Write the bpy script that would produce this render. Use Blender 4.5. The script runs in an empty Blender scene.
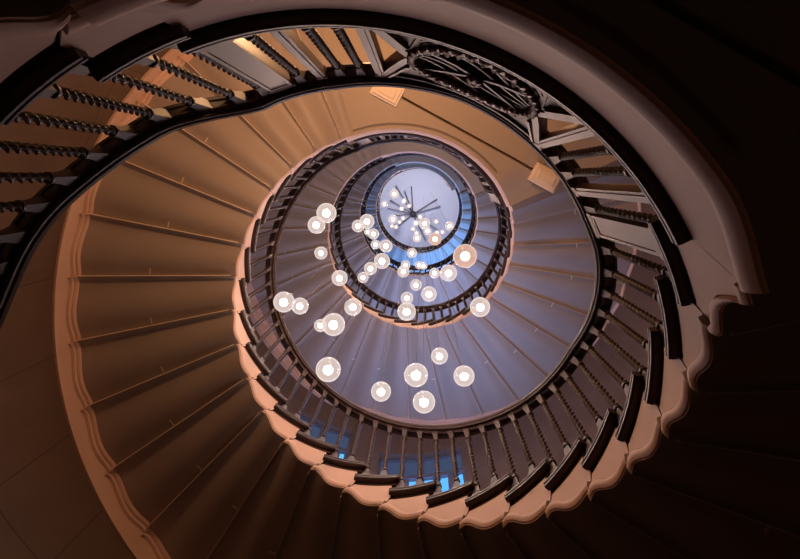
import bpy, math, random
from mathutils import Vector, Matrix
random.seed(7)
PI = math.pi
sc = bpy.context.scene
col = sc.collection

# ---------------------------------------------------------------- layout numbers
S = 1.165                      # metres per unit of well radius
H0, ST, AL, TH0, RW, HL = 1.4603, .1417, .1983, -.2385, 2.122, 1.1042
N = 26                         # risers in a storey
DH = N*ST
ZF = H0-DH                     # ground floor level
TURN = 2*PI/AL                 # a whole turn counted in steps
HC = 18.9                      # ceiling
def ang(k): return TH0+AL*k
def P(k, r, h):
    a = ang(k)
    return (S*r*math.cos(a), S*r*math.sin(a), S*(h-ZF))
def PT(a, r, h): return (S*r*math.cos(a), S*r*math.sin(a), S*(h-ZF))

# ---------------------------------------------------------------- materials
def mat(name, color, rough=.6, spec=.4, noise=0, nscale=6, bump=0, metal=0, coat=0):
    m = bpy.data.materials.new(name); m.use_nodes = True
    nt = m.node_tree; b = nt.nodes['Principled BSDF']
    b.inputs['Base Color'].default_value = (*color, 1)
    b.inputs['Roughness'].default_value = rough
    b.inputs['Metallic'].default_value = metal
    b.inputs['Specular IOR Level'].default_value = spec
    if coat: b.inputs['Coat Weight'].default_value = coat
    if noise or bump:
        tc = nt.nodes.new('ShaderNodeTexCoord'); n = nt.nodes.new('ShaderNodeTexNoise')
        n.inputs['Scale'].default_value = nscale; n.inputs['Detail'].default_value = 5
        nt.links.new(tc.outputs['Object'], n.inputs['Vector'])
        if noise:
            mx = nt.nodes.new('ShaderNodeMix'); mx.data_type = 'RGBA'
            mx.inputs[6].default_value = (*[c*(1-noise) for c in color], 1)
            mx.inputs[7].default_value = (*[min(1, c*(1+noise)) for c in color], 1)
            nt.links.new(n.outputs['Fac'], mx.inputs[0]); nt.links.new(mx.outputs[2], b.inputs['Base Color'])
        if bump:
            bp = nt.nodes.new('ShaderNodeBump'); bp.inputs['Strength'].default_value = bump
            bp.inputs['Distance'].default_value = .01
            nt.links.new(n.outputs['Fac'], bp.inputs['Height']); nt.links.new(bp.outputs['Normal'], b.inputs['Normal'])
    return m
def emis(name, color, strength):
    m = bpy.data.materials.new(name); m.use_nodes = True
    nt = m.node_tree; nt.nodes.clear()
    e = nt.nodes.new('ShaderNodeEmission'); o = nt.nodes.new('ShaderNodeOutputMaterial')
    e.inputs[0].default_value = (*color, 1); e.inputs[1].default_value = strength
    nt.links.new(e.outputs[0], o.inputs[0]); return m
M = {}
M['string'] = mat('painted_stone_string', (.66, .43, .33), .55, .3, .06, 5, .15)
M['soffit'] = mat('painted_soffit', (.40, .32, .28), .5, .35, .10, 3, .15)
M['bead'] = mat('pale_stone_joint', (.92, .74, .58), .5, .3)
M['landing_soffit'] = mat('landing_plaster', (.46, .36, .28), .6, .3, .06, 2, .1)
M['tread'] = mat('stone_tread', (.45, .40, .35), .6, .3, .1, 8)
M['dark'] = mat('dark_varnished_wood', (.044, .023, .020), .42, .4, .25, 14, .1)
M['wood'] = mat('brown_polished_wood', (.14, .074, .062), .45, .35, .15, 12)
M['iron'] = mat('dark_brown_baluster_wood', (.052, .028, .024), .5, .35, .15, 20)
M['ceil'] = mat('ceiling_plaster', (.78, .78, .84), .8, .2, .03, 2)
M['floor'] = mat('stone_floor', (.30, .26, .22), .5, .3, .1, 4)
M['cable'] = mat('lamp_cable', (.06, .05, .06), .5)
M['cap'] = mat('brushed_cap', (.55, .5, .48), .3, .5, metal=.8)
M['frame'] = mat('window_frame_paint', (.10, .10, .13), .5)
M['pane_low'] = emis('sky_seen_in_clear_pane', (.10, .42, .95), 1.3)
M['pane_high'] = emis('sky_seen_in_obscured_pane', (.10, .14, .27), .5)
M['bulb'] = emis('glowing_bulb', (1.0, .84, .74), 9)

def wall_material():
    m = mat('stone_clad_wall', (.2, .12, .08), .5, .3)
    nt = m.node_tree; b = nt.nodes['Principled BSDF']; L = nt.links.new
    def math_(op, a, b_=None, v=None):
        n = nt.nodes.new('ShaderNodeMath'); n.operation = op
        if hasattr(a, 'links'): L(a, n.inputs[0])
        else: n.inputs[0].default_value = a
        if b_ is not None:
            if hasattr(b_, 'links'): L(b_, n.inputs[1])
            else: n.inputs[1].default_value = b_
        return n.outputs[0]
    tc = nt.nodes.new('ShaderNodeTexCoord'); sp = nt.nodes.new('ShaderNodeSeparateXYZ')
    L(tc.outputs['Object'], sp.inputs[0])
    at = math_('ARCTAN2', sp.outputs[1], sp.outputs[0])
    fx = math_('FRACT', math_('MULTIPLY', at, 28/(2*PI)))
    fz = math_('FRACT', math_('MULTIPLY', sp.outputs[2], 1/1.43))
    g1 = math_('LESS_THAN', fx, .012); g2 = math_('LESS_THAN', fz, .007)
    g = math_('MAXIMUM', g1, g2)
    n = nt.nodes.new('ShaderNodeTexNoise'); n.inputs['Scale'].default_value = 2.5; n.inputs['Detail'].default_value = 6
    L(tc.outputs['Object'], n.inputs['Vector'])
    r = nt.nodes.new('ShaderNodeValToRGB'); L(n.outputs['Fac'], r.inputs[0])
    r.color_ramp.elements[0].color = (.085, .050, .034, 1); r.color_ramp.elements[1].color = (.16, .098, .070, 1)
    mx = nt.nodes.new('ShaderNodeMix'); mx.data_type = 'RGBA'
    L(g, mx.inputs[0]); L(r.outputs[0], mx.inputs[6]); mx.inputs[7].default_value = (.05, .03, .02, 1)
    L(mx.outputs[2], b.inputs['Base Color'])
    return m
M['wall'] = wall_material()

def glass_material(c=(1, .86, .80, 1), t=(.97, .93, .92, 1)):
    m = bpy.data.materials.new('blown_glass_globe'); m.use_nodes = True
    nt = m.node_tree; nt.nodes.clear(); L = nt.links.new
    o = nt.nodes.new('ShaderNodeOutputMaterial')
    tr = nt.nodes.new('ShaderNodeBsdfTransparent'); tr.inputs[0].default_value = t
    em = nt.nodes.new('ShaderNodeEmission'); em.inputs[0].default_value = c; em.inputs[1].default_value = 1.15
    gl = nt.nodes.new('ShaderNodeBsdfGlossy'); gl.inputs['Roughness'].default_value = .08
    lw = nt.nodes.new('ShaderNodeLayerWeight'); lw.inputs[0].default_value = .5
    rp = nt.nodes.new('ShaderNodeValToRGB'); L(lw.outputs['Facing'], rp.inputs[0])
    e = rp.color_ramp.elements
    e[0].position = 0; e[0].color = (.20, .20, .20, 1); e[1].position = .93; e[1].color = (.85, .85, .85, 1)
    k = e.new(.62); k.color = (.26, .26, .26, 1)
    ad = nt.nodes.new('ShaderNodeMixShader'); ad.inputs[0].default_value = .15
    L(em.outputs[0], ad.inputs[1]); L(gl.outputs[0], ad.inputs[2])
    mx = nt.nodes.new('ShaderNodeMixShader')
    L(rp.outputs[0], mx.inputs[0]); L(tr.outputs[0], mx.inputs[1]); L(ad.outputs[0], mx.inputs[2])
    L(mx.outputs[0], o.inputs[0]); return m
M['glass'] = glass_material()
M['amber'] = glass_material((1, .74, .62, 1), (.95, .83, .77, 1))

# ---------------------------------------------------------------- mesh helpers
class MB:
    def __init__(s): s.v = []; s.f = []; s.m = []
    def add(s, vs, fs, mi=0):
        o = len(s.v); s.v += [tuple(v) for v in vs]
        s.f += [tuple(i+o for i in f) for f in fs]; s.m += [mi]*len(fs)
    def loft(s, rings, closed=True, caps=True, mi=0, mats=None):
        n = len(rings[0]); vs = [p for r in rings for p in r]; o = len(s.v)
        s.v += [tuple(v) for v in vs]
        for i in range(len(rings)-1):
            for j in range(n if closed else n-1):
                a = i*n+j; b = i*n+(j+1) % n
                s.f.append((o+a, o+b, o+b+n, o+a+n)); s.m.append(mats[j] if mats else mi)
        if caps:
            s.f.append(tuple(o+j for j in range(n-1, -1, -1))); s.m.append(mi)
            s.f.append(tuple(o+(len(rings)-1)*n+j for j in range(n))); s.m.append(mi)
    def box(s, x0, x1, y0, y1, z0, z1, mi=0):
        s.add([(x0,y0,z0),(x1,y0,z0),(x1,y1,z0),(x0,y1,z0),(x0,y0,z1),(x1,y0,z1),(x1,y1,z1),(x0,y1,z1)],
              [(0,3,2,1),(4,5,6,7),(0,1,5,4),(1,2,6,5),(2,3,7,6),(3,0,4,7)], mi)
    def tube(s, pts, rad, n=8, mi=0):
        rings = []
        for i, p in enumerate(pts):
            p = Vector(p); d = (Vector(pts[min(i+1, len(pts)-1)])-Vector(pts[max(i-1, 0)])).normalized()
            u = d.orthogonal().normalized() if i == 0 else (u-d*u.dot(d)).normalized()
            w = d.cross(u); r = rad[i] if isinstance(rad, (list, tuple)) else rad
            rings.append([p+r*(math.cos(2*PI*q/n)*u+math.sin(2*PI*q/n)*w) for q in range(n)])
        s.loft(rings, mi=mi)
    def mesh(s, name, mats, smooth=False):
        me = bpy.data.meshes.new(name); me.from_pydata(s.v, [], s.f)
        for m in mats: me.materials.append(m)
        me.polygons.foreach_set('material_index', s.m)
        me.validate(); me.update()
        import bmesh
        bm = bmesh.new(); bm.from_mesh(me); bmesh.ops.recalc_face_normals(bm, faces=bm.faces); bm.to_mesh(me); bm.free()
        if smooth:
            for p in me.polygons: p.use_smooth = True
            try: me.set_sharp_from_angle(angle=math.radians(smooth if smooth > 1 else 35))
            except Exception: pass
        return me
def new(name, me, parent=None, loc=None):
    o = bpy.data.objects.new(name, me); col.objects.link(o)
    if parent: o.parent = parent
    if loc: o.location = loc
    return o
def tag(o, label, cat, group=None, kind=None):
    if label: o['label'] = label
    if cat: o['category'] = cat
    if group: o['group'] = group
    if kind: o['kind'] = kind
    return o
def struct(o, label=None):
    o['kind'] = 'structure'
    if label: o['label'] = label
    return o
def copy_tree(o, parent=None):
    c = o.copy(); col.objects.link(c); c.parent = parent
    for ch in list(o.children): copy_tree(ch, c)
    return c
def sector(mb, prof, k0, k1, hf, n=24, mi=0, mats=None, caps=True):
    """sweep a closed (radius, height) outline between step numbers k0 and k1; hf(k) is added to the height"""
    rings = []
    for i in range(n+1):
        k = k0+(k1-k0)*i/n; h = hf(k) if callable(hf) else hf
        rings.append([P(k, r, h+z) for r, z in prof])
    mb.loft(rings, mi=mi, mats=mats, caps=caps)

# ---------------------------------------------------------------- stone steps
CURVE = [(0,.30),(.06,.28),(.12,.22),(.2,.12),(.3,.035),(.4,.0),(.5,.01),(.6,.06),(.7,.13),(.78,.18),(.86,.20),(.92,.18),(.96,.11),(1.0,0)]
def E(j): return j-1.27 if j <= 20 else 18.73+(j-20)*.924     # step number where tread j ends
def step_mesh(j):
    """a cantilevered stone step: moulded end at the well, cyma shaped underside, flat tread"""
    mb = MB()
    kb0, kb1 = j-2, j-1
    pts = []
    if j == 1:
        b = [(-.87, HL+1.05*ST), (-.80, HL+1.06*ST), (-.72, HL+1.07*ST), (-.65, HL+1.08*ST), (-.64, HL+1.35*ST), (-.58, HL+1.75*ST), (-.48, HL+2.05*ST), (-.36, HL+2.22*ST), (-.2, HL+2.3*ST), (-.08, HL+2.35*ST), (0, H0)]
        pts = [(k, h, i/(len(b)-1)) for i, (k, h) in enumerate(b)]
    else:
        pts = [(kb0+u, H0+(j-2)*ST+(u+d)*ST, u) for u, d in CURVE]
    kt0, kt1 = E(j-1), E(j)
    top = H0+j*ST
    rings = []
    band = .33*ST
    for k, h, u in pts:
        kt = kt0+(kt1-kt0)*u
        # well-side profile from underside upwards, then along the tread and down the wall side
        hb = min(band, (top-h)*.5)
        prof = [(1.045, 0), (1.002, 0), (1.0, .09*hb), (.996, .13*hb), (.991, .36*hb), (.990, .68*hb), (.993, .90*hb), (1.0, hb), (1.022, hb*1.02), (1.022, hb*1.16), (1.010, hb*1.18)]
        ring = []
        ch = H0+(j-2+max(0, u))*ST if j > 1 else H0-ST+u*ST
        for r, z in prof:
            kk = k if z <= 0 and r > 1.01 else k+(kt-k)*min(1, max(0, (h+z-ch)/ST))
            ring.append(P(kk, r, h+z))
        zk = max(ch+ST, h+hb*1.2); ring.append(P(kt, 1.010, min(zk, top-.17*ST))); ring.append(P(kt, 1.010, top-.16*ST)); ring.append(P(kt, 1.022, top-.13*ST)); ring.append(P(kt, 1.022, top))
        ring.append(P(kt, RW+.06, top)); ring.append(P(k, RW+.06, h)); ring.append(P(k, RW-.07, h))
        ring.append(P(k, 1.55, h))
        rings.append(ring)
    n = len(rings[0])
    mats = [0]*n
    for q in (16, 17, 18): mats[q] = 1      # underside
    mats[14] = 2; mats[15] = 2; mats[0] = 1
    mb.loft(rings, mats=mats, mi=1)
    # fine raised nib along the underside joint and the short mason's joint across it
    kj, hj = (kb1, H0+(j-1)*ST)
    nr = 8
    ring = lambda r: [P(kj-.0+.004, r, hj-.002), P(kj+.014, r, hj-.003), P(kj+.014, r, hj+.03), P(kj+.004, r, hj+.03)]
    mb.loft([ring(1.03+(RW-.05-1.03)*i/nr) for i in range(nr+1)], mi=3)
    if j > 1:
        rr = 1.56+.03*math.sin(j*2.1)
        seg = [(kb0+.03+.13*i/6) for i in range(7)]
        def hcur(k):
            u = k-kb0
            for (a, da), (b, db) in zip(CURVE, CURVE[1:]):
                if a <= u <= b: return H0+(j-2)*ST+(u+da+(db-da)*(u-a)/(b-a))*ST
            return H0+(j-1)*ST
        mb.loft([[P(k, rr-.004, hcur(k)-.002), P(k, rr+.004, hcur(k)-.002), P(k, rr+.004, hcur(k)+.01), P(k, rr-.004, hcur(k)+.01)] for k in seg], mi=3)
    return mb.mesh('stone_step', [M['string'], M['soffit'], M['tread'], M['bead']], 24)
step_me = {j: step_mesh(j) for j in range(1, 26)}

def soffit_h(k):
    """height of the scalloped underside at step number k"""
    i = math.floor(k+1e-6); u = min(1, max(0, k-i))
    for (a, da), (b, db) in zip(CURVE, CURVE[1:]):
        if a <= u <= b: return H0+(i+u+da+(db-da)*(u-a)/(b-a))*ST
    return H0+(i+1)*ST
def wall_string_mesh(k0, k1):
    mb = MB()
    # broad smooth band
    n = int((k1-k0)*6)
    rings = []
    for i in range(n+1):
        k = k0+(k1-k0)*i/n; h = H0+k*ST
        lo = (1.12+.8*min(1, max(0, (10-k)/6)))*ST
        rings.append([P(k, RW-.015, h-lo), P(k, RW-.018, h-lo+.2*ST), P(k, RW-.015, h+.28*ST), P(k, RW+.06, h+.28*ST), P(k, RW+.06, h-lo)])
    mb.loft(rings)
    # scalloped bead following each step
    for i in range(int(math.floor(k0)), int(math.ceil(k1))):
        rings = []
        for u, d in CURVE:
            k = i+u
            if k < k0-.01 or k > k1+.01: continue
            h = H0+(i+u+d)*ST
            rings.append([P(k, RW-.062, h+.02), P(k, RW-.066, h-.03*ST), P(k, RW-.056, h-.12*ST), P(k, RW-.040, h-.14*ST), P(k, RW-.036, h-.24*ST), P(k, RW-.018, h-.28*ST), P(k, RW-.012, h+.02)])
        if len(rings) > 1: mb.loft(rings)
    return mb.mesh('wall_string', [M['string']], 40)

ORD = ['ground', 'lowest visible', 'second', 'third', 'fourth', 'top']
flight_labels = ['stone steps seen behind the balusters at the upper left edge, up to the nearest landing',
                 'largest ring of cantilevered stone steps with scalloped pinkish ends, brown underside on the left',
                 'second ring of stone steps, purple underside behind the largest glass globes',
                 'third ring of stone steps, narrow blue violet underside seen through the second railing',
                 'fourth and smallest ring of stone steps, bright blue underside around the ceiling disc']
LEAN = [(0, 0), (0, 0), (.045, 0), (.065, .02), (.085, .09), (.09, .11)]
def lean(t):
    i = min(4, int(t)); f = t-i
    return tuple(S*(LEAN[i][q]+(LEAN[i+1][q]-LEAN[i][q])*f) for q in (0, 1))
flights = []
for i in range(5):
    e = bpy.data.objects.new('stair_flight', None); col.objects.link(e)
    e.location = (*lean(i), (i-1)*DH*S)
    tag(e, flight_labels[i], 'stairs', 'flights of the spiral staircase')
    for j in range(1, 26):
        if i == 0 and j < 14: continue
        new('stone_step', step_me[j], e, (.012*S, 0, .045*S) if i == 0 else None)
    flights.append(e)
ws = wall_string_mesh(-.87, 24.3); ws0 = wall_string_mesh(12, 24.3)
for i, e in enumerate(flights): new('wall_string', ws0 if i == 0 else ws, e)

# ---------------------------------------------------------------- landings
KA, KB = 23.0, TURN-.87
def chord_r(k, d, a0):
    c = math.cos(ang(k)-a0); return d/c if c > .3 else 99
A0 = math.atan2(-(-.67+1.24)*0-1.0, .0)     # replaced below
pA = Vector((.03, -1.24)); pB = Vector((1.09, -.67))
dv = (pB-pA).normalized(); nv = Vector((dv.y, -dv.x))
if nv.dot(pA) < 0: nv = -nv
A0 = math.atan2(nv.y, nv.x); D0 = nv.dot(pA)
def lift(k):
    """the string curves up where the landing meets a flight"""
    def ss(t): t = min(1, max(0, t)); return t*t*(3-2*t)
    return .5*ss((k-29.5)/1.35)*ST
def landing_parts():
    out = []
    T = H0
    # slab between the well and the straight groove, and the slab beyond it
    mb = MB()
    n = 60; rin = []; rout = []
    ka, kb = KA, KB
    rings_in, rings_out = [], []
    for i in range(n+1):
        k = ka+(kb-ka)*i/n
        t = T if k > 23.35 else T-ST
        inside = abs(ang(k)-2*PI-A0) < .62 or abs(ang(k)-A0) < .62
        rc = chord_r(k-TURN, D0, A0)
        a = ang(k-TURN)
        q = Vector((math.cos(a), math.sin(a)))*rc
        tt = (q-pA).dot(dv)/(pB-pA).length
        g = 0 <= tt <= 1
        g0 = rc-.0 if g else 1.5
        g1 = g0+(.022/math.cos(a-A0) if g else .02)
        dep = .05 if g else 0
        B = HL+lift(k)
        rings_in.append([P(k, 1.03, B), P(k, g0, B), P(k, g0, B+dep), P(k, g1, B+dep), P(k, g1, B), P(k, RW+.06, B), P(k, RW+.06, t), P(k, 1.022, t), P(k, 1.022, t-.1), P(k, 1.03, B+.02)])
    mb.loft(rings_in, mats=[0]*6+[1]*4)
    out.append(('landing_slab', mb.mesh('landing_slab', [M['landing_soffit'], M['tread']])))
    # moulded fascia along the well
    mb = MB()
    fb = [(1.05, .0), (1.003, -.0), (1.0, .05*ST), (.994, .08*ST), (.986, .20*ST), (.981, .36*ST), (.981, .46*ST), (.985, .56*ST), (.994, .60*ST), (1.024, .61*ST), (1.024, .82*ST), (1.010, .84*ST), (1.010, 2.5*ST), (1.05, 2.5*ST)]
    def fas(k0, k1, n, top):
        rings = []
        for i in range(n+1):
            k = k0+(k1-k0)*i/n; l = lift(k)
            rings.append([P(k, r, HL+(z+l if z < ST else top)) for r, z in fb])
        mb.loft(rings, mats=[1]+[0]*(len(fb)-1))
    fas(23.36, KB, 70, 2.5*ST)
    fas(KA, 23.36, 6, 1.5*ST)
    out.append(('fascia_moulding', mb.mesh('fascia_moulding', [M['string'], M['landing_soffit']], 26)))
    # moulded corbel blocks at both ends of the groove
    for c, sgn in ((pA, -1), (pB, 1)):
        mb = MB()
        for q, (a, b, z0, z1) in enumerate([(.115, .075, -.022, .01), (.098, .060, -.040, -.018), (.070, .036, -.052, -.036)]):
            cc = c+dv*sgn*.095+nv*.0
            ps = [cc+dv*sx*a+nv*sy*b for sx, sy in ((-1,-1),(1,-1),(1,1),(-1,1))]
            mb.add([(p.x*S, p.y*S, S*(HL+z-ZF)) for z in (z0, z1) for p in ps],
                   [(0,3,2,1),(4,5,6,7),(0,1,5,4),(1,2,6,5),(2,3,7,6),(3,0,4,7)])
        out.append(('corbel', mb.mesh('corbel', [M['bead']])))
    return out
lp = landing_parts()
land_labels = ['nearest landing, big curved pinkish fascia sweeping across the top with a dark unlit underside',
               'second landing, orange lit underside with a straight groove between two corbels',
               'third landing, narrow grey brown underside above the second ring of railing',
               'fourth landing, thin blue crescent underside at the top of the inner rings',
               'topmost landing, thin arc of fascia at the edge of the ceiling disc']
for i in range(5):
    e = bpy.data.objects.new('stair_landing', None); col.objects.link(e); e.location = (*lean(i+.5), i*DH*S)
    tag(e, land_labels[i], 'landing', 'landings of the spiral staircase')
    for n_, me in lp: new(n_, me, e)

# ---------------------------------------------------------------- balusters and rails
def rail_h(k):
    """underside of the handrail; k runs from -1.27 at the foot of a flight to TURN-1.27 at the far end of the next landing"""
    k = max(-1.27, k)
    def ss(t): t = min(1, max(0, t)); return t*t*(3-2*t)
    LV = 6.75
    if k < 2.2:
        return H0+(LV+(2.2+7.75-LV)*(max(0, (k+.6)/2.8)**1.35))*ST
    if k <= 21.5:
        return H0+(k+7.75+.45*ss((k-16)/5))*ST
    if k <= 22.95:
        t = ss((k-21.5)/1.45)*.75+.25*(k-21.5)/1.45; a = 21.5+8.20
        return H0+(a+(26+LV+.15-a)*t)*ST
    return H0+(26+LV+.15*(1-ss((k-22.95)/.3)))*ST
def rail0_h(k):
    t = min(1, max(0, (20-k)/2.2)); return rail_h(k)+1.1*ST*t*t*(3-2*t)
def rail_dr(k):
    """the landing rail is not quite concentric with the flights"""
    pts = [(-1.3, .004), (.5, 0), (20, 0), (22.9, -.012), (24.5, -.014), (26, .0), (27, .012), (29.6, .014), (30.5, .004), (40, 0)]
    for (a, u), (b, v) in zip(pts, pts[1:]):
        if a <= k <= b: return u+(v-u)*(k-a)/(b-a)
    return 0

def baluster_mesh():
    mb = MB()
    def sq(z, h): return [(-h,-h,z),(h,-h,z),(h,h,z),(-h,h,z)]
    mb.loft([sq(z, h) for z, h in ((0,.026),(.05,.026),(.065,.022),(.12,.017),(.15,.013))])
    def rnd(z, r, n=10): return [(r*math.cos(2*PI*q/n), r*math.sin(2*PI*q/n), z) for q in range(n)]
    mb.loft([rnd(z, r) for z, r in ((.15,.012),(.157,.021),(.17,.021),(.178,.013))])
    rings = []
    nr = 66
    for i in range(nr+1):
        t = i/nr; z = .175+.645*t
        tw = 2*PI*6.5*t
        rings.append([((.0125+.0058*math.cos(2*(2*PI*q/12-tw)))*math.cos(2*PI*q/12), (.0125+.0058*math.cos(2*(2*PI*q/12-tw)))*math.sin(2*PI*q/12), z) for q in range(12)])
    mb.loft(rings)
    mb.loft([rnd(z, r) for z, r in ((.818,.012),(.824,.021),(.838,.021),(.845,.013))])
    mb.loft([sq(z, h) for z, h in ((.845,.013),(.89,.015),(.93,.020),(.95,.022),(1.0,.022))])
    return mb.mesh('baluster', [M['iron']], 50)
bal_me = baluster_mesh()
RB = 1.032
def place_bal(parent, k, zb, zt, doff=0, me=None, name='baluster'):
    o = new(name, me or bal_me, parent)
    p = P(k, RB, zb); o.location = p
    o.rotation_euler = (0, 0, ang(k)); o.scale = (1, 1, S*(zt-zb))
    return o
BT = .50     # top of the base rail above the tread, in risers
def post_mesh(name, w, d, rec):
    mb = MB()
    def bx(a, b, z0, z1): mb.box(-b, b, -a, a, z0, z1)
    bx(w, d, 0, .09); bx(w*.86, d*.82, .09, .93); bx(w, d, .93, 1)
    if rec:
        for sg in (-1, 1):
            f = w*.86
            mb.box(-sg*0-d*.95 if sg > 0 else d*.70, -d*.70 if sg > 0 else d*.95, -f, -f*.72, .09, .93)
            mb.box(-d*.95 if sg > 0 else d*.70, -d*.70 if sg > 0 else d*.95, f*.72, f, .09, .93)
            mb.box(-d*.95 if sg > 0 else d*.70, -d*.70 if sg > 0 else d*.95, -f*.72, f*.72, .09, .125)
            mb.box(-d*.95 if sg > 0 else d*.70, -d*.70 if sg > 0 else d*.95, -f*.72, f*.72, .895, .93)
    else:
        mb.box(-d*1.0, d*1.0, -w*.35, w*.35, .09, .93)
    return mb.mesh(name, [M['wood']])
newel_me = post_mesh('newel_post', .062, .030, True)
slim_me = post_mesh('slim_post', .024, .026, False)

def base_rail_mesh(j, land=False):
    mb = MB()
    k1 = E(j)+.04; k0 = E(j-1)-.22
    if land: k0, k1 = 23.20, TURN-1.25; T = H0
    else: T = H0+j*ST
    sh = .34*ST
    prof = [(1.062, .0), (1.040, .0), (1.040, .05*ST), (1.020, .05*ST), (1.020, .0), (.996, .0), (.988, .05*ST), (.988, .12*ST), (.996, .15*ST), (.996, .20*ST), (.991, .24*ST), (.991, .29*ST), (1.0, sh), (1.062, sh)]
    if land: prof = [(r+(.0 if r > 1.02 else -.006), z*1.25) for r, z in prof]
    sector(mb, prof, k0, k1, T+.14*ST, 60 if land else 8)
    sector(mb, [(1.05, 0), (1.02, 0), (1.02, .15*ST), (1.05, .15*ST)], k0+.1, k1-.1, T-.005*ST, 60 if land else 6)
    if False:      # short riser block joining this rail to the next one up
        sector(mb, [(1.06, 0), (.998, 0), (.998, .72*ST), (1.06, .72*ST)], E(j)-.13, E(j)+.05, T+.45*ST, 2)
    return mb.mesh('base_rail', [M['dark']], 28)
rail_me = {j: base_rail_mesh(j) for j in range(1, 26)}
rail_land = base_rail_mesh(0, True)

def handrail_mesh(k0, k1, rh=rail_h):
    mb = MB()
    # under-rail with beads, then the moulded grip
    prof0 = [(1.060, .0), (1.050, .0), (1.050, .06*ST), (1.026, .06*ST), (1.026, .0), (1.018, -.05*ST), (1.010, .0), (1.008, .08*ST), (.999, .08*ST), (.995, .02*ST), (.989, .04*ST), (.988, .13*ST), (.982, .16*ST), (.978, .26*ST), (.986, .36*ST), (1.0, .46*ST), (1.022, .50*ST), (1.046, .46*ST), (1.060, .36*ST), (1.068, .24*ST), (1.062, .12*ST)]
    n = int((k1-k0)*6)
    rings = []
    for i in range(n+1):
        k = k0+(k1-k0)*i/n
        rings.append([P(k, r+.008+rail_dr(k), rh(k)-.12*ST+z) for r, z in prof0])
    mb.loft(rings)
    return mb.mesh('handrail', [M['dark']], 28)
hr_full = handrail_mesh(-1.27, TURN-1.27)
hr_part = handrail_mesh(15, TURN-1.27, rail0_h)

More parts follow.
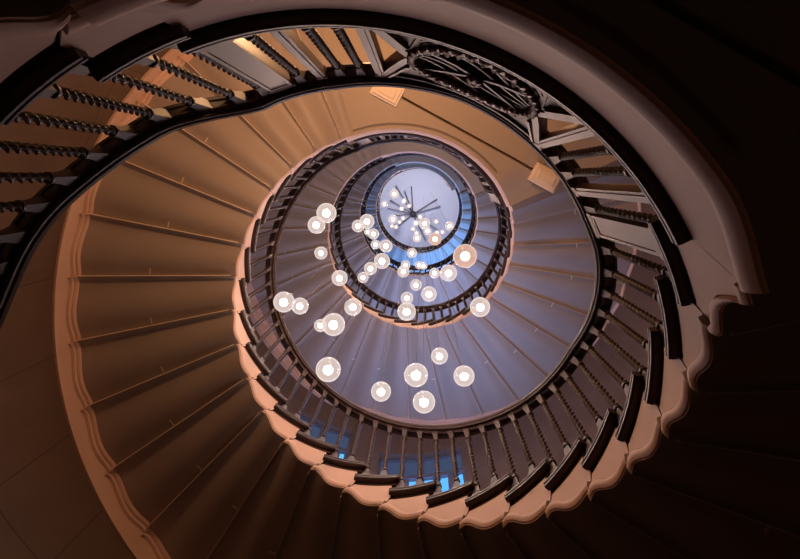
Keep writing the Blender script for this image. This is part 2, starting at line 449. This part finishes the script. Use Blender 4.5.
# ornamental wreath panel on the landing
def panel_meshes():
    ka, kb = 25.45, 28.64; zb, zt = H0+N*ST+BT*ST, H0+32.5*ST
    R0 = 1.034
    def Q(a, b, r=R0):     # a in -1..1 along the landing, b in 0..1 upwards
        return P(ka+(kb-ka)*(a+1)/2, r, zb+(zt-zb)*b)
    def strip(mb, pts, w, d, r=R0, mi=0):
        rings = []
        for i, (a, b) in enumerate(pts):
            a0, b0 = pts[max(0, i-1)]; a1, b1 = pts[min(len(pts)-1, i+1)]
            da, db = (a1-a0)*.33, (b1-b0)*.85; l = math.hypot(da, db) or 1
            nx, ny = -db/l*w/.33, da/l*w/.85
            rings.append([Q(a+nx, b+ny, r-d), Q(a+nx, b+ny, r+d), Q(a-nx, b-ny, r+d), Q(a-nx, b-ny, r-d)])
        mb.loft(rings, mi=mi)
    T_ = .66    # where the wreath ends along the panel
    # backing: upper and lower spandrels with curved inner edges
    out = []
    el = lambda t: (T_*math.cos(t), .5+.34*math.sin(t))
    for sg in (1, -1):
        mb = MB(); rings = []
        for i in range(33):
            a = -1+2*i/32
            if abs(a) >= T_: e = .5+(abs(a)-T_)/(1-T_)*.46*1
            else: e = .5+.34*math.sqrt(1-(a/T_)**2)
            e = min(.97, e); b = e if sg > 0 else 1-e; tb = 1.0 if sg > 0 else 0
            rings.append([Q(a, b, R0-.008), Q(a, b, R0+.008), Q(a, tb, R0+.008), Q(a, tb, R0-.008)])
        mb.loft(rings)
        for q in (.10, .2, .30):
            strip(mb, [(-1+2*i/24, (lambda a: (lambda e: e if sg > 0 else 1-e)(min(.985, (.5+(abs(a)-T_)/(1-T_)*.46 if abs(a) >= T_ else .5+.34*math.sqrt(max(0, 1-(a/T_)**2)))+q*(.5 if abs(a) < T_ else .3))))(-1+2*i/24)) for i in range(25)], .006, .016)
        out.append(('spandrel_panel', mb.mesh('spandrel_panel', [M['iron']])))
    # diagonal stiles forming the open triangles beside the posts
    for sg in (1, -1):
        mb = MB()
        for tb in (0.02, .98):
            strip(mb, [(sg*1.0, tb), (sg*.88, .5+(tb-.5)*.62), (sg*.76, .5+(tb-.5)*.26), (sg*T_, .5)], .015, .022)
            strip(mb, [(sg*.95, tb), (sg*.82, .5+(tb-.5)*.68), (sg*.70, .5+(tb-.5)*.36)], .006, .028)
        out.append(('triangle_frame', mb.mesh('triangle_frame', [M['wood']])))
    # braided wreath
    mb = MB()
    for ph in (0, 2*PI/3, 4*PI/3):
        pts = []
        for i in range(145):
            t = 2*PI*i/144; a, b = el(t)
            w = 26*t+ph
            pts.append(Q(a*(1+.022*math.cos(w)), .5+(b-.5)*(1+.05*math.cos(w)), R0-.014+.011*math.sin(w)))
        mb.tube(pts, .0105*S, 6)
    for i in range(72):       # leaves of the wreath
        t = 2*PI*i/72; a, b = el(t); s_ = 1 if i % 2 else -1
        c = Vector(Q(a, b, R0-.02)); d = Vector(Q(a*(1+.06*s_), .5+(b-.5)*(1+.16*s_), R0-.03))
        mb.tube([c, (c+d)/2, d], [.006*S, .012*S, .002*S], 5)
    out.append(('wreath', mb.mesh('wreath', [M['wood']], 60)))
    # lattice and rosette inside the wreath
    mb = MB()
    rings = []
    for i in range(25):
        a = -.64+1.28*i/24; w = .32*math.sqrt(max(0, 1-(a/.66)**2))
        rings.append([Q(a, .5-w, R0+.010), Q(a, .5-w, R0+.016), Q(a, .5+w, R0+.016), Q(a, .5+w, R0+.010)])
    mb.loft(rings)
    for q in (-.3, -.15, 0, .15, .3):
        strip(mb, [(-.58+1.16*i/16, .5+q*.9*math.cos((-.58+1.16*i/16)*2.3)+.10*math.sin((-.58+1.16*i/16)*4.2)) for i in range(17)], .007, .012)
    for sg in (1, -1):
        strip(mb, [(-.52*sg, .34), (-.25*sg, .42), (0, .5), (.25*sg, .60), (.52*sg, .68)], .010, .018)
    out.append(('lattice', mb.mesh('lattice', [M['iron']])))
    mb = MB()
    for q in range(8):
        t = 2*PI*q/8
        c = Vector(Q(0, .5, R0-.025)); d = Vector(Q(.10*math.cos(t), .5+.055*math.sin(t), R0-.030))
        mb.tube([c, (c+d)/2, d], [.008*S, .016*S, .004*S], 6)
    mb.tube([Q(0, .5, R0+.01), Q(0, .5, R0-.03), Q(0, .5, R0-.045)], [.02*S, .02*S, .006*S], 10)
    out.append(('rosette', mb.mesh('rosette', [M['wood']], 60)))
    # bottom and top frame rails
    for b_ in (.02, .985):
        mb = MB(); strip(mb, [(-1+.1*i, b_) for i in range(21)], .014, .020)
        out.append(('frame_rail', mb.mesh('frame_rail', [M['dark']])))
    return out
pm = panel_meshes()

bal_labels = ['closest dark railing, rising at the upper left edge to the landing with large wreath panel',
              'dark railing of the largest ring, twisted balusters on stepped bars along the bottom and right',
              'dark railing of the second ring, framing the view of the inner glass globes',
              'dark railing of the third ring, small balusters around the blue steps',
              'dark railing of the smallest ring, bordering the pale ceiling disc']
for i in range(5):
    e = bpy.data.objects.new('balustrade', None); col.objects.link(e); e.location = (*lean(i), (i-1)*DH*S)
    tag(e, bal_labels[i], 'railing', 'balustrades of the spiral staircase')
    jmin = 16 if i == 0 else 1
    new('handrail', hr_part if i == 0 else hr_full, e)
    for j in range(jmin, 26):
        g0 = .055 if i == 0 else 0
        new('base_rail', rail_me[j], e, (g0*.25*S, 0, g0*S))
        w = E(j)-E(j-1)
        for c, fr in enumerate((.25, .75)):
            k = E(j-1)+w*fr
            if j == 1 and c == 0: continue        # the newel stands here
            zb = H0+(j+BT-.02)*ST
            place_bal(e, k, zb+g0, (rail0_h if i == 0 else rail_h)(k)+.05*ST)
    new('base_rail', rail_land, e, (0, 0, DH*S))
    # the landing at the head of this flight
    zb = H0+(N+BT+.04)*ST
    for k in (23.86, 24.61, 25.0, 29.12, 29.5, 30.30): place_bal(e, k, zb, rail_h(k)+.05*ST)
    for k in (23.46,): place_bal(e, k, zb, rail_h(k)+.05*ST, me=newel_me, name='newel_post')
    for k in (24.25, 25.37, 28.72, 29.88): place_bal(e, k, zb, rail_h(k)+.05*ST, me=slim_me, name='slim_post')
    if i < 4: place_bal(e, TURN-1.07, H0+(N+1+BT-.02)*ST, H0+(N+6.63)*ST, me=newel_me, name='newel_post')
    pan = new('wreath_panel', dict(pm)['lattice'], e)
    for n_, me in pm:
        if n_ != 'lattice': new(n_, me, pan)

# ---------------------------------------------------------------- room shell
# round wall with two windows per storey
wins = []      # (angle0, angle1, h0, h1)
for i in range(1, 5):
    o = (i-1)*DH
    for a0, a1, r0, r1 in ((72.6, 95.0, 17.5, 29.7), (103.4, 120.0, 20.5, 32.6)):
        wins.append((math.radians(a0), math.radians(a1), H0+r0*ST+o, H0+r1*ST+o))
wins = [w for w in wins if w[2] > ZF+.2 and w[3] < HC]
def cuts(lo, hi, step, extra):
    v = [lo+(hi-lo)*i/round((hi-lo)/step) for i in range(round((hi-lo)/step)+1)]
    v = [x for x in v if all(abs(x-e) > step*.3 for e in extra)]+list(extra)
    return sorted(v)
aa = cuts(0, 2*PI, math.radians(3), sorted({w[q] for w in wins for q in (0, 1)}))
hh = cuts(ZF, HC, .5, sorted({w[q] for w in wins for q in (2, 3)}))
mb = MB(); nA = len(aa)
mb.v = [PT(a, RW, h) for h in hh for a in aa]
off = len(mb.v); mb.v += [PT(a, RW+.14, h) for h in hh for a in aa]
def isw(ac, hc): return any(w[0] < ac < w[1] and w[2] < hc < w[3] for w in wins)
for y in range(len(hh)-1):
    for x in range(nA-1):
        if isw((aa[x]+aa[x+1])/2, (hh[y]+hh[y+1])/2): continue
        q = (y*nA+x, y*nA+x+1, (y+1)*nA+x+1, (y+1)*nA+x)
        mb.f.append(q); mb.m.append(0); mb.f.append(tuple(v+off for v in q)); mb.m.append(0)
for w in wins:     # reveals
    n = 8
    for h in (w[2], w[3]):
        r = [[PT(w[0]+(w[1]-w[0])*i/n, RW, h), PT(w[0]+(w[1]-w[0])*i/n, RW+.14, h)] for i in range(n+1)]
        mb.loft(r, closed=False, caps=False)
    for a in (w[0], w[1]):
        mb.add([PT(a, RW, w[2]), PT(a, RW+.14, w[2]), PT(a, RW+.14, w[3]), PT(a, RW, w[3])], [(0, 1, 2, 3)])
struct(new('wall_round', mb.mesh('wall_round', [M['wall']])), 'round stair tower wall clad in brown stone panels')

def arc_box(mb, a0, a1, r0, r1, h0, h1, mi=0, n=6):
    mb.loft([[PT(a0+(a1-a0)*i/n, r, h) for r, h in ((r0, h0), (r1, h0), (r1, h1), (r0, h1))] for i in range(n+1)], mi=mi)
for q, (a0, a1, h0, h1) in enumerate(wins):
    fr = MB(); r0, r1 = RW+.05, RW+.10
    tb = h0+(h1-h0)*.765; fw = .028
    arc_box(fr, a0, a1, r0, r1, h0, h0+.03); arc_box(fr, a0, a1, r0, r1, h1-.03, h1); arc_box(fr, a0, a1, r0-.01, r1, tb-.015, tb+.045)
    nc = 6
    for c in range(nc+1):
        a = a0+(a1-a0)*c/nc; arc_box(fr, a-(0 if c == 0 else fw/2), a+(0 if c == nc else fw/2), r0, r1, h0, h1 if c in (0, 3, nc) else tb, n=1)
    arc_box(fr, a0, a1, r0+.01, r1, h0+(tb-h0)*.5-.012, h0+(tb-h0)*.5+.012)
    wn = new('window_%d' % (q+1), fr.mesh('window_frame', [M['frame']])); struct(wn)
    g = MB(); arc_box(g, a0, a1, RW+.075, RW+.08, h0, tb)
    new('clear_pane', g.mesh('clear_pane', [M['pane_low']]), wn)
    g = MB(); arc_box(g, a0, a1, RW+.075, RW+.08, tb, h1)
    new('obscured_pane', g.mesh('obscured_pane', [M['pane_high']]), wn)

def disc(name, h, r, m, thick):
    mb = MB(); n = 96
    ring = lambda r_, z: [PT(2*PI*i/n, r_, z) for i in range(n)]
    mb.loft([ring(r, h), ring(r, h+thick)])
    return mb.mesh(name, [m])
struct(new('floor', disc('floor', ZF-.1, RW+.14, M['floor'], .1)), 'stone floor at the foot of the stairwell')
struct(new('ceiling', disc('ceiling', HC, RW+.14, M['ceil'], .1)), 'pale round ceiling at the top of the stairwell')
mb = MB(); n = 72      # cornice between wall and ceiling
mb.loft([[PT(2*PI*i/n, r, HC-z) for r, z in ((RW, 0), (RW-.12, 0), (RW-.11, .04), (RW-.05, .07), (RW-.02, .14), (RW, .15))] for i in range(n+1)], caps=False)
struct(new('trim_1', mb.mesh('trim_1', [M['ceil']], 40)))

# ---------------------------------------------------------------- chandelier of glass globes
F_, VX, VY, CX, CY = 600.06, 422.68, 178.18, .2422, -.624
a_ = Vector((VX-400, VY-279.5, F_)).normalized()      # world up in camera axes (x right, y down, z forward)
zz = Vector((0, 0, 1))
v_ = zz.cross(a_); c_ = a_.z
K = Matrix(((0, -v_.z, v_.y), (v_.z, 0, -v_.x), (-v_.y, v_.x, 0)))
Rc = Matrix.Identity(3)+K+K@K*(1/(1+c_))
def spot(px, py, dist):
    d = Rc.transposed()@Vector(((px-400)/F_, (py-279.5)/F_, 1))
    return Vector((CX, CY, 0))+d*dist
GL = .16/S           # usual globe diameter in units
# x, y, apparent size, label
lamps = [
 (284,302,21,'large glass globe lamp far left of the well, left of its overlapping smaller neighbour'),
 (300,306,17,'glass globe lamp at far left tucked against the right side of a larger globe'),
 (321,253,13,'single small glass globe lamp midway up the left side, alone on the purple steps'),
 (339.6,278,16,'glass globe lamp overlapping the left edge of the second ring of stairs'),
 (353,307,17.5,'glass globe lamp just above and right of the brightest pair on the left'),
 (333.5,324.5,23,'very bright large glass globe lamp with a small globe behind its left side'),
 (320.5,325.5,13,'small glass globe lamp half hidden behind the left side of a very bright one'),
 (328.3,369.5,25,'largest glass globe lamp at lower left, near the big railing'),
 (381,391.5,20,'glass globe lamp alone between the lower left one and the lower middle group'),
 (416,375,24,'large glass globe lamp at the top left of the lower middle group'),
 (439.5,356,17,'uppermost and smallest glass globe lamp of the lower middle group'),
 (464,376,21,'rightmost glass globe lamp of the lower middle group'),
 (424,402,22.5,'lowest hanging glass globe lamp in the picture, at the bottom of the lower group'),
 (480,307,20,'glass globe lamp over the right edge of the second ring of stairs'),
 (465,256,24,'large amber tinted glass globe lamp right of the blue steps'),
 (406.6,311.5,18.5,'glass globe lamp over the bottom edge of the second ring, below a smaller one'),
 (407,298,12.5,'small glass globe lamp directly above the one at the bottom edge of the second ring'),
 (429,294,15.5,'glass globe lamp on the blue violet steps right of the vertical pair'),
 (416,285,11.5,'small glass globe lamp between the vertical pair and the blue steps'),
 (448.5,273,17,'glass globe lamp just below left of the large amber one'),
 (434.5,273,10.5,'small glass globe lamp touching the left side of the one below the amber globe'),
 (403.4,271.5,12,'glass globe lamp at the lower left of a row along the third railing'),
 (405.6,265,9.5,'small glass globe lamp peeping above another at the left end of the row'),
 (419,265,8.5,'left one of two tiny overlapping glass globe lamps on the third railing'),
 (423.5,266,7.5,'right one of two tiny overlapping glass globe lamps on the third railing'),
 (412,253,10,'small glass globe lamp at the lower edge of the ceiling disc'),
 (382,261,16,'glass globe lamp left of the blue steps, biggest of a diagonal chain of four'),
 (370.5,268.5,13,'middle glass globe lamp of the diagonal chain left of the blue steps'),
 (363,277.5,11,'lowest and smallest glass globe lamp of the diagonal chain'),
 (386,246,13,'glass globe lamp below left of the ceiling disc with a smaller one touching it'),
 (375.5,244.5,9.5,'small white globe lamp touching the left side of a larger one below the ceiling disc'),
 (326.5,213,20,'large glass globe lamp at upper left, overlapping another below it'),
 (316.5,225,17.5,'glass globe lamp at upper left, below and left of a larger one'),
 (367,221.5,15,'glass globe lamp left of the ceiling disc, right one of an overlapping pair'),
 (358,226,12.5,'glass globe lamp left of the ceiling disc, left one of an overlapping pair'),
 (373.5,234,11,'small glass globe lamp below the overlapping pair left of the ceiling disc'),
 (367.5,232,7,'tiny glass globe lamp between the overlapping pair and the one below'),
 (394.5,194,9,'topmost glass globe lamp within the ceiling disc'),
 (404,201,5.5,'tiny glass globe lamp right of the topmost one in the ceiling disc'),
 (409,206,4.5,'tiny glass globe lamp just above the hub of rods on the ceiling'),
 (401.5,208.5,5,'tiny glass globe lamp left above the hub of rods on the ceiling'),
 (384.5,204,6.5,'tiny glass globe lamp at the left rim of the ceiling disc'),
 (393,219,9,'largest glass globe lamp of the small cluster left of the ceiling hub'),
 (403,218,4.5,'tiny glass globe lamp between the ceiling hub and the left cluster'),
 (399.5,222,4.5,'tiny glass globe lamp at the right of the cluster left of the hub'),
 (396,227,4.5,'lowest tiny glass globe lamp of the cluster left of the hub'),
 (392,226,4,'faintest tiny glass globe lamp under the largest of the left cluster'),
 (420,217,5,'tiny glass globe lamp touching the hub of rods on its right'),
 (416,223,6.5,'small glass globe lamp immediately below the hub of rods'),
 (424.5,223.5,11,'brightest glass globe lamp below right of the hub of rods'),
 (413,229,5,'tiny glass globe lamp below the hub, left of the brightest one'),
 (417,238,8.5,'small glass globe lamp low in the ceiling disc, under a tiny one'),
 (416.5,233,5,'tiny glass globe lamp resting above another low in the ceiling disc'),
 (427.5,231,8,'small glass globe lamp between the brightest one and the amber one in the ceiling disc'),
 (436,221.5,5,'tiny glass globe lamp alone at the right of the hub'),
 (449.5,226,9,'glass globe lamp at the right rim of the ceiling disc'),
 (435,239,13,'amber glass globe lamp at the lower right inside the ceiling disc'),
 (437,232.5,5,'tiny glass globe lamp just above the amber one in the ceiling disc'),
 (442.5,232,4.5,'tiny glass globe lamp right above the amber one in the ceiling disc'),
]
def sphere(mb, r, c=(0, 0, 0), n=24, m=14, mi=0, sq=1, fn=None):
    rings = []
    for i in range(1, m):
        t = PI*i/m
        rings.append([(c[0]+r*math.sin(t)*math.cos(2*PI*q/n), c[1]+r*math.sin(t)*math.sin(2*PI*q/n), c[2]+sq*r*math.cos(t)) for q in range(n)])
    o = len(mb.v); mb.loft(rings, caps=False, mi=mi)
    a = len(mb.v); mb.v += [(c[0], c[1], c[2]+sq*r), (c[0], c[1], c[2]-sq*r)]
    for q in range(n):
        mb.f.append((a, o+q, o+(q+1) % n)); mb.m.append(mi)
        b = o+(m-2)*n; mb.f.append((a+1, b+(q+1) % n, b+q)); mb.m.append(mi)
g = MB(); sphere(g, 1.0); sphere(g, .955); globe_me = g.mesh('glass_globe', [M['glass']], 90); amber_me = g.mesh('glass_globe', [M['amber']], 90)
g = MB(); rings = []
for z, r in ((.44,.10),(.42,.20),(.34,.24),(.18,.24),(.08,.28),(-.06,.37),(-.2,.40),(-.32,.34),(-.40,.20),(-.43,.06)):
    rings.append([(r*math.cos(2*PI*q/16), r*math.sin(2*PI*q/16), z) for q in range(16)])
g.loft(rings); bulb_me = g.mesh('bulb', [M['bulb']], 60)
g = MB(); g.loft([[(r*math.cos(2*PI*q/16), r*math.sin(2*PI*q/16), z) for q in range(16)] for z, r in ((.40,.17),(.62,.17),(.64,.12),(.96,.10),(1.0,.16),(1.05,.16),(1.12,.05))])
cap_me = g.mesh('cap', [M['cap']], 40)
g = MB(); g.loft([[(.0018*math.cos(2*PI*q/6), .0018*math.sin(2*PI*q/6), z) for q in range(6)] for z in (0, 1)])
cable_me = g.mesh('cable', [M['cable']])
hub = spot(413, 214, 1); hub = spot(413, 214, (HC-.02)/hub.z)
big = 0
lampspots = []
for (px, py, d, lab) in lamps:
    D = GL
    for it in range(40):
        ray = spot(px, py, 1)-Vector((CX, CY, 0))
        axis = a_z = D*F_/d
        # depth along the view axis -> distance factor (ray has depth 1 along it)
        p = Vector((CX, CY, 0))+ray*axis
        if math.hypot(p.x, p.y) < .74 and p.z < HC-.9: break
        D *= .96
    lampspots.append((p, D))
    w = (S*p.x, S*p.y, S*(p.z-ZF))
    e = bpy.data.objects.new('pendant_lamp', None); col.objects.link(e); e.location = w
    tag(e, lab, 'lamp', 'glass globe pendant lamps in the stairwell')
    R = D*S/2
    for nm, me in (('glass_globe', amber_me if 'amber tinted' in lab or lab.startswith('amber') else globe_me), ('bulb', bulb_me), ('cap', cap_me)):
        o = new(nm, me, e); o.scale = (R, R, R)
    o = new('cable', cable_me, e, (0, 0, R*1.1)); o.scale = (1, 1, S*(HC-ZF)-w[2]-R*1.1)
    L = bpy.data.lights.new('lamp_glow', 'POINT'); L.energy = 13*(D/GL)**1.5; L.color = (1, .76, .62); L.shadow_soft_size = R*.5
    lo = bpy.data.objects.new('lamp_glow', L); col.objects.link(lo); lo.parent = e
# hub and rods fixed under the ceiling
e = bpy.data.objects.new('lamp_canopy', None); col.objects.link(e); e.location = (S*hub.x, S*hub.y, S*(HC-ZF))
tag(e, 'dark hub with thin rods radiating under the pale ceiling disc, holding the lamp cables', 'chandelier mount')
g = MB(); g.loft([[(r*math.cos(2*PI*q/20), r*math.sin(2*PI*q/20), z) for q in range(20)] for z, r in ((0,.12),(-.05,.12),(-.08,.07),(-.16,.05))])
new('hub', g.mesh('hub', [M['cable']], 40), e)
for ex, ey in ((411.5,187),(396,186),(436.5,199.5),(440,206.5),(391,200.5),(388.5,208.5),(396.5,215.5),(395,228.5),(401,224),(425.5,240),(437.5,230),(424,219),(405,192)):
    q = spot(ex, ey, 1); q = spot(ex, ey, (HC-.09)/q.z)
    dx, dy = S*(q.x-hub.x), S*(q.y-hub.y)
    g = MB(); g.tube([(0, 0, -.10), (dx*.5, dy*.5, -.10), (dx, dy, -.10)], .016, 6)
    g.tube([(dx, dy, 0), (dx, dy, -.13)], .022, 6)
    new('rod', g.mesh('rod', [M['cable']]), e)

# ---------------------------------------------------------------- lights
def point(a_deg, r, h, energy, color, size=.12):
    L = bpy.data.lights.new('light', 'POINT'); L.energy = energy; L.color = color; L.shadow_soft_size = size
    o = bpy.data.objects.new('light', L); col.objects.link(o); o.location = PT(math.radians(a_deg), r, h)
def area(a_deg, r, h, energy, color, sx, sy, tilt=90):
    L = bpy.data.lights.new('light', 'AREA'); L.energy = energy; L.color = color; L.shape = 'RECTANGLE'; L.size = sx; L.size_y = sy
    o = bpy.data.objects.new('light', L); col.objects.link(o); p = Vector(PT(math.radians(a_deg), r, h)); o.location = p
    d = -Vector((math.cos(math.radians(a_deg)), math.sin(math.radians(a_deg)), 0))
    d.z = .55
    o.rotation_euler = d.to_track_quat('-Z', 'Y').to_euler()
WARM = (1, .53, .25); BLUE = (.28, .45, 1.0)
LI = dict(w1=88, w2=26, w3=5, b1=42, b2=75, b3=190, b4=50, top=260)
point(-90, 1.72, HL+2.3, LI['w1'], WARM)
point(-75, 1.75, HL+DH+2.3, LI['w2'], (1, .7, .5))
point(-75, 1.75, HL+2*DH+2.3, LI['w3'], (1, .75, .6))
for i, nm in ((1, 'b1'), (2, 'b2'), (3, 'b3'), (4, 'b4')):
    area(84, RW-.03, H0+24*ST+(i-1)*DH, LI[nm], BLUE if i < 3 else (.13, .38, 1), .9, 1.6)
    area(112, RW-.03, H0+26*ST+(i-1)*DH, LI[nm]*.7, BLUE if i < 3 else (.13, .38, 1), .6, 1.5)
point(-70, .9, HC-2.6, LI['top'], (.84, .84, 1))

# ---------------------------------------------------------------- camera
cam = bpy.data.cameras.new('camera'); cam.sensor_width = 36; cam.lens = 36*F_/800; cam.clip_start = .01; cam.clip_end = 200
co = bpy.data.objects.new('camera', cam); col.objects.link(co)
# camera axes in the world: rows of Rc
X = Rc.row[0]; Y = Rc.row[1]; Z = Rc.row[2]
mw = Matrix(((X[0], -Y[0], -Z[0], S*CX), (X[1], -Y[1], -Z[1], S*CY), (X[2], -Y[2], -Z[2], S*(0-ZF)), (0, 0, 0, 1)))
co.matrix_world = mw
sc.camera = co

w = bpy.data.worlds.new('world'); sc.world = w; w.use_nodes = True
w.node_tree.nodes['Background'].inputs[0].default_value = (.004, .003, .003, 1)
sc.view_settings.view_transform = 'Standard'; sc.view_settings.look = 'None'
sc.view_settings.gamma = 1; sc.view_settings.use_curve_mapping = False
sc.view_settings.exposure = 0
